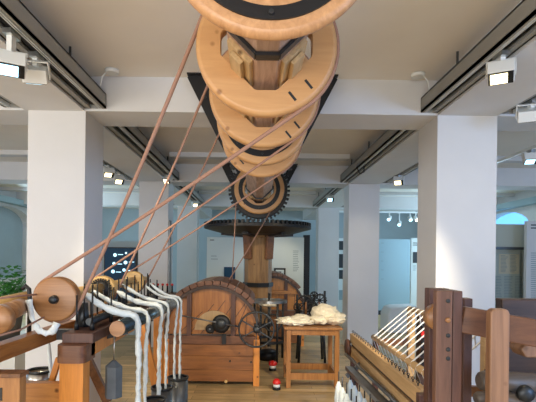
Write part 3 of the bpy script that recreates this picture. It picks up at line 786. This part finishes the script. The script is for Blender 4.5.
for k, (dx, dz, r) in enumerate(((-.12, .16, .13), (.02, .10, .08), (.13, .20, .10), (.05, .27, .06), (-.2, .08, .06))):
    c = Vector((p.x+dx, 6.78+.06*k, .73+dz)); m = MB()
    m.ring([(r*.8, -.012), (r, -.012), (r, .012), (r*.8, .012)], c, 'y', 28, hole=True)
    for j in range(16):
        a = 2*PI*j/16; m.bar(c+Vector((r*.97*math.cos(a), 0, r*.97*math.sin(a))), c+Vector((r*1.1*math.cos(a), 0, r*1.1*math.sin(a))), .02, r*.15, up=(0, 1, 0))
    for j in range(4):
        a = PI*j/4; m.bar(c-Vector((r*.85*math.cos(a), 0, r*.85*math.sin(a))), c+Vector((r*.85*math.cos(a), 0, r*.85*math.sin(a))), .015, r*.12, up=(0, 1, 0))
    m.cyl(c, c+Vector((0, .2, 0)), .012, 8); m.build('gear', 'black', t)
for dx in (-.22, -.02, .2): MB().box((p.x+dx-.015, 6.86, .73), (p.x+dx+.015, 6.9, 1.02+.06*(dx > 0))).build('upright', 'black', t)
for k in range(5): MB().cyl((p.x-.2+.1*k, 6.75, .73), (p.x-.2+.1*k, 6.75, .9+.02*(k % 2)), .018, 10, .012).build('bobbin', 'browny' if k % 2 else 'black', t)
# long low dark bench with bobbins behind the left rovings
p = P(168, 292, 6.6)
t = thing('bobbin_rack', 'dark wooden bobbin rack with red-topped pegs behind the left machine', 'rack', (p.x, 6.6, 0))
MB().box((p.x-.28, 6.5, p.z-.06), (p.x+.10, 6.75, p.z-.01)).build('shelf', 'walnut', t)
for sx in (-.26, .06): MB().box((p.x+sx-.02, 6.55, 0), (p.x+sx+.02, 6.6, p.z-.06)).build('leg', 'walnut', t)
for k in range(5):
    x = p.x-.22+.07*k; pg = MB().cyl((x, 6.6, p.z-.012), (x, 6.6, p.z+.10), .014, 10, .010).build('peg', 'black', t)
    MB().ring([(.008, .09), (.02, .10), (.018, .12), (.006, .125)], (x, 6.6, p.z), 'z', 12).build('peg_top', 'red', pg)

# ------------------------------------------------------------ table with fleeces, toys
a = P(286, 387, 5.47); b = P(339, 387, 5.47)
x0t, x1t, y0t, y1t = a.x, b.x, 5.47, 6.02; Ht = P(312, 327.5, 5.45).z
t = thing('wooden_table', 'small plain pine table with low stretchers carrying two fleeces', 'table', ((x0t+x1t)/2, (y0t+y1t)/2, 0))
MB().box((x0t-.035, y0t-.03, Ht-.03), (x1t+.03, y1t+.03, Ht)).build('tabletop', 'tablewood', t, bevel=.004)
for xx in (x0t, x1t-.055):
    for yy in (y0t, y1t-.055): MB().box((xx, yy, 0), (xx+.055, yy+.055, Ht-.03)).build('leg', 'tablewood', t, bevel=.003)
for yy in (y0t+.012, y1t-.042):
    MB().box((x0t+.05, yy, Ht-.10), (x1t-.05, yy+.03, Ht-.03)).build('apron', 'tablewood', t)
    MB().box((x0t+.05, yy, .10), (x1t-.05, yy+.03, .18)).build('stretcher', 'tablewood', t)
for xx in (x0t+.012, x1t-.042):
    MB().box((xx, y0t+.05, Ht-.10), (xx+.03, y1t-.05, Ht-.03)).build('apron', 'tablewood', t)
    MB().box((xx, y0t+.05, .10), (xx+.03, y1t-.05, .18)).build('stretcher', 'tablewood', t)
m = MB(); c = P(296, 323, 5.7); z = Ht+.008
m.blob((c.x, 5.66, z+.042), (.24, .17, .05), 4, .22, 1.3, 6)
m.blob((c.x+.06, 5.7, z+.06), (.13, .12, .055), 4, .22, 4.3, 6)
m.blob((c.x-.12, 5.62, z+.05), (.10, .12, .045), 4, .22, 2.3, 6)
o = m.build('fleece', 'cream'); tag(o, 'flat cream fleece lying on the left of the small table', 'fleece', 'fleeces on the table')
m = MB(); c = P(326, 317, 5.75)
z += .006; m.blob((c.x-.02, 5.78, z+.12), (.17, .16, .11), 4, .18, 7.7, 5)
m.blob((c.x+.10, 5.70, z+.07), (.14, .15, .075), 4, .2, 5.1, 5)
m.blob((c.x-.08, 5.68, z+.06), (.12, .14, .065), 4, .2, 6.1, 5)
o = m.build('fleece', 'cream'); tag(o, 'rounded higher cream fleece heaped on the right of the small table', 'fleece', 'fleeces on the table')
def toy(px, py, Y, label, k=1, white='white'):
    p = P(px, py, Y); x, y = p.x, Y
    t = thing('toy_figure', label, 'toy', (x, y, 0), 'little red toys on the floor')
    MB().ring([(.01*k, 0), (.048*k, 0), (.048*k, .035*k), (.01*k, .035*k)], (x, y, 0), 'z', 24).build('foot', 'black', t)
    MB().ring([(.01*k, .034*k), (.042*k, .034*k), (.040*k, .075*k), (.01*k, .08*k)], (x, y, 0), 'z', 24).build('body', white, t)
    MB().ring([(.01*k, .072*k), (.046*k, .070*k), (.050*k, .085*k), (.040*k, .115*k), (.02*k, .13*k), (.004*k, .134*k)], (x, y, 0), 'z', 24).build('cap', 'red', t)
    return t
toy(276.5, 391, 5.40, 'little toy with domed red cap, white body and black foot, nearer one on the floor')
q = toy(272.5, 373, 6.30, 'little toy with red lobed top and black foot, further one on the floor', 1.05)
for ch in list(q.children):
    if ch.name.startswith('cap'): cap = ch
for k in range(5):
    a = 2*PI*k/5; c = Vector((P(272.5, 373, 6.3).x+.04*math.cos(a), 6.3+.04*math.sin(a), .10)); MB().blob(c, (.026, .026, .03), 2, 0).build('lobe', 'red', cap)

# ------------------------------------------------------------ right: mule beam with white cops
mule = thing('spinning_mule', 'long pale wooden rail machine receding on the right with eyelets and white bobbins', 'spinning machine', (.84, 3.1, 0))
xb = .845
far, near = 4.0, 2.30
zt = CAMZ-.675
MB().box((xb, near, zt-.085), (xb+.05, far, zt)).build('upper_rail', 'tan', mule, bevel=.003)
MB().box((xb+.012, near, zt-.105), (xb+.05, far-.01, zt-.085)).build('groove', 'walnut', mule)
MB().box((xb-.006, near, zt-.19), (xb+.05, far, zt-.105)).build('lower_rail', 'tan', mule, bevel=.003)
for k in range(22):
    y = near+.08+k*.076
    m = MB(); m.cyl((xb+.02, y, zt-.002), (xb+.02, y, zt+.014), .004, 6); m.ring([(.005, -.003), (.009, -.003), (.009, .003), (.005, .003)], (xb+.02, y, zt+.020), 'y', 10, hole=True)
    m.build('eyelet', 'iron', mule)
MB().ring([(.01, 0), (.075, 0), (.08, .01), (.08, .02), (.075, .03), (.01, .03)], (xb-.04, far-.02, zt-.13), 'x', 32).build('end_wheel', 'brownz', mule)
MB().box((xb-.02, near-.05, zt-.17), (xb+.09, near, zt-.01)).build('end_bracket', 'brownz', mule, bevel=.004)
MB().box((xb+.0, near-.02, 0), (xb+.06, near+.05, zt-.18)).build('leg', 'brownz', mule)
MB().box((xb+.0, far-.08, 0), (xb+.06, far-.02, zt-.18)).build('leg', 'brownz', mule)
MB().cyl(P(345.5, 354, 3.85), P(400, 406, 2.55), .012, 10).build('rod', 'steel', mule)
for yy, px, py in ((3.6, 0, 0), (2.7, 0, 0)): MB().bar((xb+.01, yy, zt-.17), (xb-.11, yy, zt-.28), .03, .03).build('arm', 'steel', mule)
MB().bar(P(349, 368, 3.55), P(392, 412, 2.55), .06, .03).build('spindle_rail', 'steel', mule)
pa, pb = P(349, 376, 3.45), P(374, 402, 2.75)
MB().box((.55, 2.35, .33), (.80, 3.55, .39)).build('bobbin_board', 'walnut', mule)
for yy in (2.42, 3.42):
    for xx in (.57, .75): MB().box((xx, yy, 0), (xx+.03, yy+.03, .33)).build('leg', 'walnut', mule)
for yy in (2.42, 3.42): MB().box((.74, yy, .34), (.86, yy+.03, .37)).build('cross_bar', 'walnut', mule)
ordn = ['first', 'second', 'third', 'fourth', 'fifth', 'sixth', 'seventh']
for r_, xx in enumerate((.64, .74)):
    for k in range(7):
        y = 2.52+k*.15+.05*r_; x = xx; zz = .39
        t = thing('bobbin', 'white wound bobbin, %s from the far end in the row %s the pale rail' % (ordn[6-k], ('away from', 'right under')[r_]), 'bobbin', (x, y, zz), 'white bobbins on the low board at the right')
        MB().cyl((x, y, zz), (x, y, zz+.34), .005, 6).build('spindle', 'iron', t)
        MB().ring([(.01, 0.0), (.026, .01), (.031, .14), (.024, .22), (.008, .265)], (x, y, zz), 'z', 14).build('yarn', 'wool', t)

# warp frame with threads
warp = thing('warp_frame', 'wooden warping frame strung with slanting white threads behind the dark posts', 'warp frame', (1.1, 3.0, 0))
xa, za, xb2, zb2 = .955, CAMZ-.64, 1.235, CAMZ-.405
MB().cyl((xa, 2.3, za), (xa, 3.62, za), .022, 16).build('lower_roller', 'tan', warp)
MB().cyl((xb2, 2.1, zb2), (xb2, 3.62, zb2), .019, 16).build('upper_bar', 'tan', warp)
for y in (2.28, 3.58):
    MB().box((xb2-.02, y-.02, 0), (xb2+.03, y+.02, zb2-.0)).build('post', 'tan', warp)
    MB().box((xa-.015, y-.015, 0), (xa+.025, y+.015, za)).build('post', 'brownz', warp)
    MB().bar((xa, y, za-.03), (xb2, y, za-.03), .03, .05).build('cross_rail', 'browny', warp)
MB().box((xa, 2.35, za-.16), (xa+.02, 3.55, za-.13)).build('long_rail', 'browny', warp)
nth = 14
for k in range(nth):
    y = 2.34+k*(1.24/(nth-1))
    MB().tube([(xb2+.02, y+.02, zb2-.10), (xb2, y+.01, zb2+.020), (xb2-.014, y, zb2+.014), (xa-.012, y-.02, za+.016), (xa-.022, y-.02, za), (xa+.03, y-.01, za-.14)], [.0048, .0048, .0048, .0048, .002, .0015], 6).build('thread', 'thread', warp)
MB().box((1.30, 3.55, .6), (1.38, 3.63, zb2-.02)).build('side_post', 'walnut', warp)
for k in range(6):
    z = .72+.07*k; MB().cyl((1.33, 3.53, z), (1.33, 3.55, z), .025, 12).build('spool', 'red' if k == 4 else 'black', warp)

# ------------------------------------------------------------ foreground loom at the right edge
loom = thing('wooden_loom', 'massive dark wooden loom frame with drilled upright posts in the right foreground', 'loom', (1.0, 1.9, 0))
def pbox(px0, py0, px1, Y, th, name, m, z0=0, bev=.004, pyb=None):
    a = P(px0, py0, Y); b = P(px1, py0, Y); zz = z0 if pyb is None else P(px0, pyb, Y).z
    return MB().box((a.x, Y, zz), (b.x, Y+th, a.z)).build(name, m, loom, bevel=bev)
fp_ = pbox(436.5, 290.5, 453, 1.72, .035, 'post', 'postw')
pbox(453.3, 291, 463, 1.735, .10, 'post', 'brownz')
pbox(429.5, 288.5, 450, 2.00, .06, 'post', 'brownz', z0=.0)
pbox(464, 298.5, 473, 2.0, .06, 'post', 'brownz')
for (py) in (301, 320, 335.5, 349.5, 358.5):
    q = P(448, py, 1.72) if py > 300 else P(447, py, 1.72)
    if py == 320: MB().ring([(.004, -.006), (.010, -.004), (.010, .01), (.004, .01)], q, 'y', 14).build('peg', 'turned', fp_)
    else: MB().ring([(.003, -.0015), (.0085, -.0015), (.0085, .01), (.003, .01)], q, 'y', 14).build('hole', 'troughdark', fp_)
c = P(441, 318, 1.86); MB().ring([(.005, 0), (.054, 0), (.056, .006), (.056, .05), (.005, .05)], c, 'y', 40).build('roller_end', 'turned', loom)
MB().cyl(c+Vector((0, .05, 0)), c+Vector((0, .12, 0)), .02, 12).build('axle', 'iron', loom)
# sloping top rail
p0, p1 = P(461, 319, 1.86), P(552, 336, 1.80)
MB().bar(p0, p1, .05, .108).build('top_rail', 'brownx', loom, bevel=.004)
# light worn post with rounded top
a = P(491, 309, 1.66); b = P(510.5, 309, 1.66); wq = b.x-a.x
poly = [(a.x, 0), (a.x, a.z-.02)]+[(a.x+.02-.02*math.cos(PI/2*i/6), a.z-.02+.02*math.sin(PI/2*i/6)) for i in range(1, 7)]+[(b.x-.02+.02*math.sin(PI/2*i/6), a.z-.02+.02*math.cos(PI/2*i/6)) for i in range(0, 7)]+[(b.x, 0)]
MB().prism(poly, 1.66, 1.70).build('post', 'lightpost', loom, bevel=.006)['label'] = 'lighter worn post with rounded top'
# dark board stack behind
a = P(502, 299, 2.1); b = P(560, 299, 2.1)
MB().box((a.x, 2.1, .25), (b.x+.2, 2.16, a.z)).build('back_board', 'walnut', loom, bevel=.006)
MB().box((b.x+.1, 1.9, 0), (b.x+.2, 2.1, 1.3)).build('side_post', 'brownz', loom)
pbox(485, 333, 492.5, 2.25, .05, 'post', 'tan')
a = P(524, 345, 1.9); b = P(550, 358, 1.9)
MB().prism([(a.x-.012, a.z-.02), (a.x+.005, a.z), (b.x, a.z-.004), (b.x, b.z), (a.x+.01, b.z)], 1.9, 2.0).build('pale_block', 'lightpost', loom, bevel=.006)
dk = wood('dark_grey_log', (.06, .045, .035), (.16, .125, .10), 'x', 5, .45)
m = MB(); p0, p1 = P(480, 381, 1.85), P(556, 384, 1.85)
m.tube([p0+Vector((-.008, 0, 0)), p0+Vector((0, 0, .0)), p0+Vector((.02, 0, 0)), p1], [.026, .036, .042, .042], 20); m.build('cloth_beam', dk, loom)
MB().tube([P(475, 398, 1.8), P(478, 398, 1.8), P(500, 399, 1.8), P(556, 402, 1.8)], [.018, .026, .030, .030], 18).build('lower_beam', dk, loom)
MB().ring([(.005, -.01), (.03, -.01), (.034, .01), (.005, .02)], P(526, 394, 1.76), 'y', 20).build('iron_knob', 'iron', loom)
MB().tube([P(485, 371, 1.9), P(490, 367, 1.9), P(497, 368, 1.9), P(502, 374, 1.9)], .006, 8).build('hook', 'black', loom)

# ------------------------------------------------------------ exhibition panels
def panel(px0, py0, px1, py1, Y, label, m='panel', base=True, th=.08, name='exhibit_panel', zb=0):
    a = P(px0, py0, Y); b = P(px1, py1, Y); z0 = zb if base else b.z
    t = thing(name, label, 'exhibit panel', ((a.x+b.x)/2, Y+th/2, z0), 'upright exhibit panels in the rear of the hall')
    MB().box((a.x, Y, z0), (b.x, Y+th, a.z)).build('board', m, t)
    return t
def lines(t, px0, py0, px1, n, step, Y, m='text', h=.012, ragged=True):
    mb = MB()
    for k in range(n):
        a = P(px0, py0+k*step, Y-.003); e = P(px1-(random.uniform(0, .35)*(px1-px0) if ragged else 0), py0+k*step, Y-.003)
        mb.box((a.x, Y-.003, a.z-h/2), (e.x, Y+.001, a.z+h/2))
    mb.build('printed_lines', m, t)
t = panel(207, 237, 243, 320, 10.6, 'pale panel left of the upright shaft with a small dark blue picture')
lines(t, 210, 240, 216, 1, 2, 10.6, 'textd', .02); lines(t, 211, 256, 218, 2, 3, 10.6)
a = P(224, 267, 10.57); b = P(235, 284, 10.57)
o = MB().box((a.x, 10.575, b.z), (b.x, 10.598, a.z)).build('picture', 'navy'); tag(o, 'dark blue picture fixed on the pale panel left of the upright shaft', 'picture')
t = panel(266, 237, 303, 320, 10.6, 'pale panel right of the upright shaft with text and a black framed picture')
lines(t, 293, 251, 299, 12, 1.8, 10.6)
a = P(274, 268, 10.57); b = P(285.5, 278, 10.57)
o = thing('framed_picture', 'small black framed picture on the pale panel above the rear carding machine', 'picture', ((a.x+b.x)/2, 10.58, b.z))
MB().box((a.x, 10.56, b.z), (b.x, 10.599, a.z)).build('frame', 'black', o)
MB().box((a.x+.04, 10.553, b.z+.04), (b.x-.04, 10.562, a.z-.04)).build('mount', 'panel', o)
MB().box((a.x+.10, 10.548, b.z+.08), (b.x-.10, 10.556, a.z-.08)).build('print', 'steel', o)
o = MB().box((P(303.5, 235, 10.9).x, 10.9, 0), (P(310, 235, 10.9).x, 11.0, P(305, 235, 10.9).z)).build('dark_post', 'black'); tag(o, 'narrow black post standing right of the framed picture panel', 'post')
t = panel(334, 238, 348, 320, 13.0, 'narrow pale panel with black photographs between the two right pillars')
for k, (y0_, y1_) in enumerate(((241, 250), (254, 268), (270, 279), (290, 300))):
    a = P(339, y0_, 13.0); b = P(346, y1_, 13.0); MB().box((a.x, 12.995, b.z), (b.x, 13.001, a.z)).build('photograph', 'textd' if k != 3 else 'panelblue', t)
t = panel(378, 239, 412, 330, 12.6, 'wide blue partition right of the middle right pillar', 'panelblue')
MB().box((P(378, 320, 12.6).x, 12.585, 0), (P(412, 320, 12.6).x, 12.6, .12)).build('base_strip', 'base', t)
lines(t, 381, 243, 384, 5, 9, 12.6, 'text', .02)
t = panel(411.5, 238, 432, 330, 11.5, 'pale blue partition with a dark emblem beside the near right pillar', 'panel')
a = P(413, 252, 11.5); b = P(418, 263, 11.5); MB().box((a.x, 11.493, b.z), (b.x, 11.501, a.z)).build('emblem', 'textd', t)
lines(t, 413, 243, 418, 2, 2, 11.5, 'textd', .02); lines(t, 413, 266, 417, 3, 2, 11.5)
# armchair-like pale hood
p = P(402, 322, 9.5)
m = MB(); a0, a1 = P(388, 306, 9.5), P(420, 306, 9.5); n = 10
poly = [(a0.x, .0), (a0.x+.0, .38), (a0.x+.07, a0.z-.05)]+[(a0.x+.12+.04*i, a0.z-.04+.01*i) for i in range(3)]+[(a1.x, a0.z), (a1.x, 0)]
o = m.prism(poly, 9.5, 10.1).build('display_hood', 'wall', bevel=.04); tag(o, 'pale rounded display plinth behind the white threads', 'plinth')
# right partition with alcove
t = thing('partition_wall', 'greenish white partition right of the near right pillar with a recessed poster', 'partition', (5, 8.6, 0))
gw = mat('greenish_paint', (.50, .55, .50), .85)
ax, bx = P(484, 224, 8.6).x, 6.1; zt_ = P(500, 224, 8.6).z; z1 = P(500, 249.5, 8.6).z; xr = P(526, 260, 8.6).x; xl = P(491, 260, 8.6).x
m = MB(); m.box((ax, 8.6, z1), (bx, 8.8, zt_)); m.box((xr, 8.6, 0), (bx, 8.8, z1)); m.box((ax, 8.6, 0), (xl, 8.8, z1)); m.box((xl, 8.78, 0), (xr, 8.82, z1))
m.build('board', gw, t)
m = MB(); m.box((xl-.03, 8.58, z1-.0), (xr+.03, 8.62, z1+.05)); m.box((xl-.03, 8.58, 0), (xl, 8.62, z1)); m.box((xr, 8.58, 0), (xr+.03, 8.62, z1)); m.build('frame', 'steel', t)
o = thing('poster', 'framed poster with an old document and columns of text in the partition recess', 'poster', ((xl+xr)/2, 8.7, .3))
MB().box((xl+.06, 8.70, .35), (xr-.06, 8.72, z1-.07)).build('sheet', mat('poster_grey', (.42, .50, .48), .7), o)
a = P(499, 254, 8.7); b = P(519, 274, 8.7); dc = MB().box((a.x, 8.694, b.z), (b.x, 8.701, a.z)).build('document', 'paper', o)
mb = MB()
for col_ in (0, 1):
    for k in range(13):
        x = a.x+.03+col_*.18; z = a.z-.03-k*.026; mb.box((x, 8.691, z-.005), (x+.14-random.uniform(0, .05), 8.6945, z+.005))
mb.build('document_lines', 'text', dc)
mb = MB()
for col_ in (0, 1, 2):
    for k in range(22):
        x = xl+.10+col_*.21; z = b.z-.05-k*.03; mb.box((x, 8.697, z-.006), (x+.17-random.uniform(0, .05), 8.701, z+.006))
mb.build('printed_lines', 'text', o)
t = panel(527, 221, 560, 330, 8.2, 'white text panel at the right edge with a short dark heading', 'wall')
lines(t, 531, 225, 540, 2, 3, 8.2, 'textd', .022); lines(t, 531, 253, 545, 24, 2.1, 8.2, 'text', .012)
# left: navy screen
a = P(103, 247, 8.8); b = P(135, 300, 8.8)
t = thing('display_wall', 'pale partition carrying the dark screen between the left pillars', 'partition', ((a.x+b.x)/2, 9.0, 0))
MB().box((a.x-.9, 8.95, 0), (b.x+.2, 9.05, P(110, 241, 8.95).z)).build('board', 'bluewall', t)
t = thing('display_screen', 'dark navy display with glowing white dots seen between the left pillars', 'screen', ((a.x+b.x)/2, 8.85, b.z))
MB().box((a.x, 8.87, b.z), (b.x, 8.949, a.z)).build('casing', 'black', t)
MB().box((a.x+.02, 8.862, b.z+.02), (b.x-.02, 8.871, a.z-.02)).build('screen', 'navy', t)
for (px, py, r) in ((115, 255, .035), (114, 263.5, .03), (125.5, 262.5, .035), (113, 271.5, .035), (124, 270, .03), (126, 253, .02)):
    q = P(px, py, 8.86); MB().ring([(.004, -.004), (r, -.004), (r, .001), (.004, .001)], (q.x, 8.862, q.z), 'y', 16).build('dot', 'glow', t)
for (px, py) in ((118, 254.5), (117, 264), (129, 262), (116, 272), (127, 270.5)):
    q = P(px, py, 8.86); MB().box((q.x, 8.857, q.z-.006), (q.x+.10, 8.863, q.z+.006)).build('caption', 'glow', t)
# thin dark upright strip on the inner side of the middle left pillar
o = MB().box((-1.535, 7.82, 0), (-1.50, 7.95, 2.2)).build('dark_strip', 'steel'); tag(o, 'dark vertical strip on the inner side of the middle left pillar', 'cable duct')
# cables on right trough
q = P(358, 162, 6.6)
o = MB().tube([P(358, 160, 6.5), P(357, 168, 6.5), P(360, 174, 6.5), P(364, 172, 6.5), P(364, 166, 6.5)], .008, 6).build('cable_loop', 'black'); tag(o, 'black cable loop hanging from the right trough of the second bay', 'cable')

for o in bpy.data.objects:
    if '_w' in o: del o['_w']
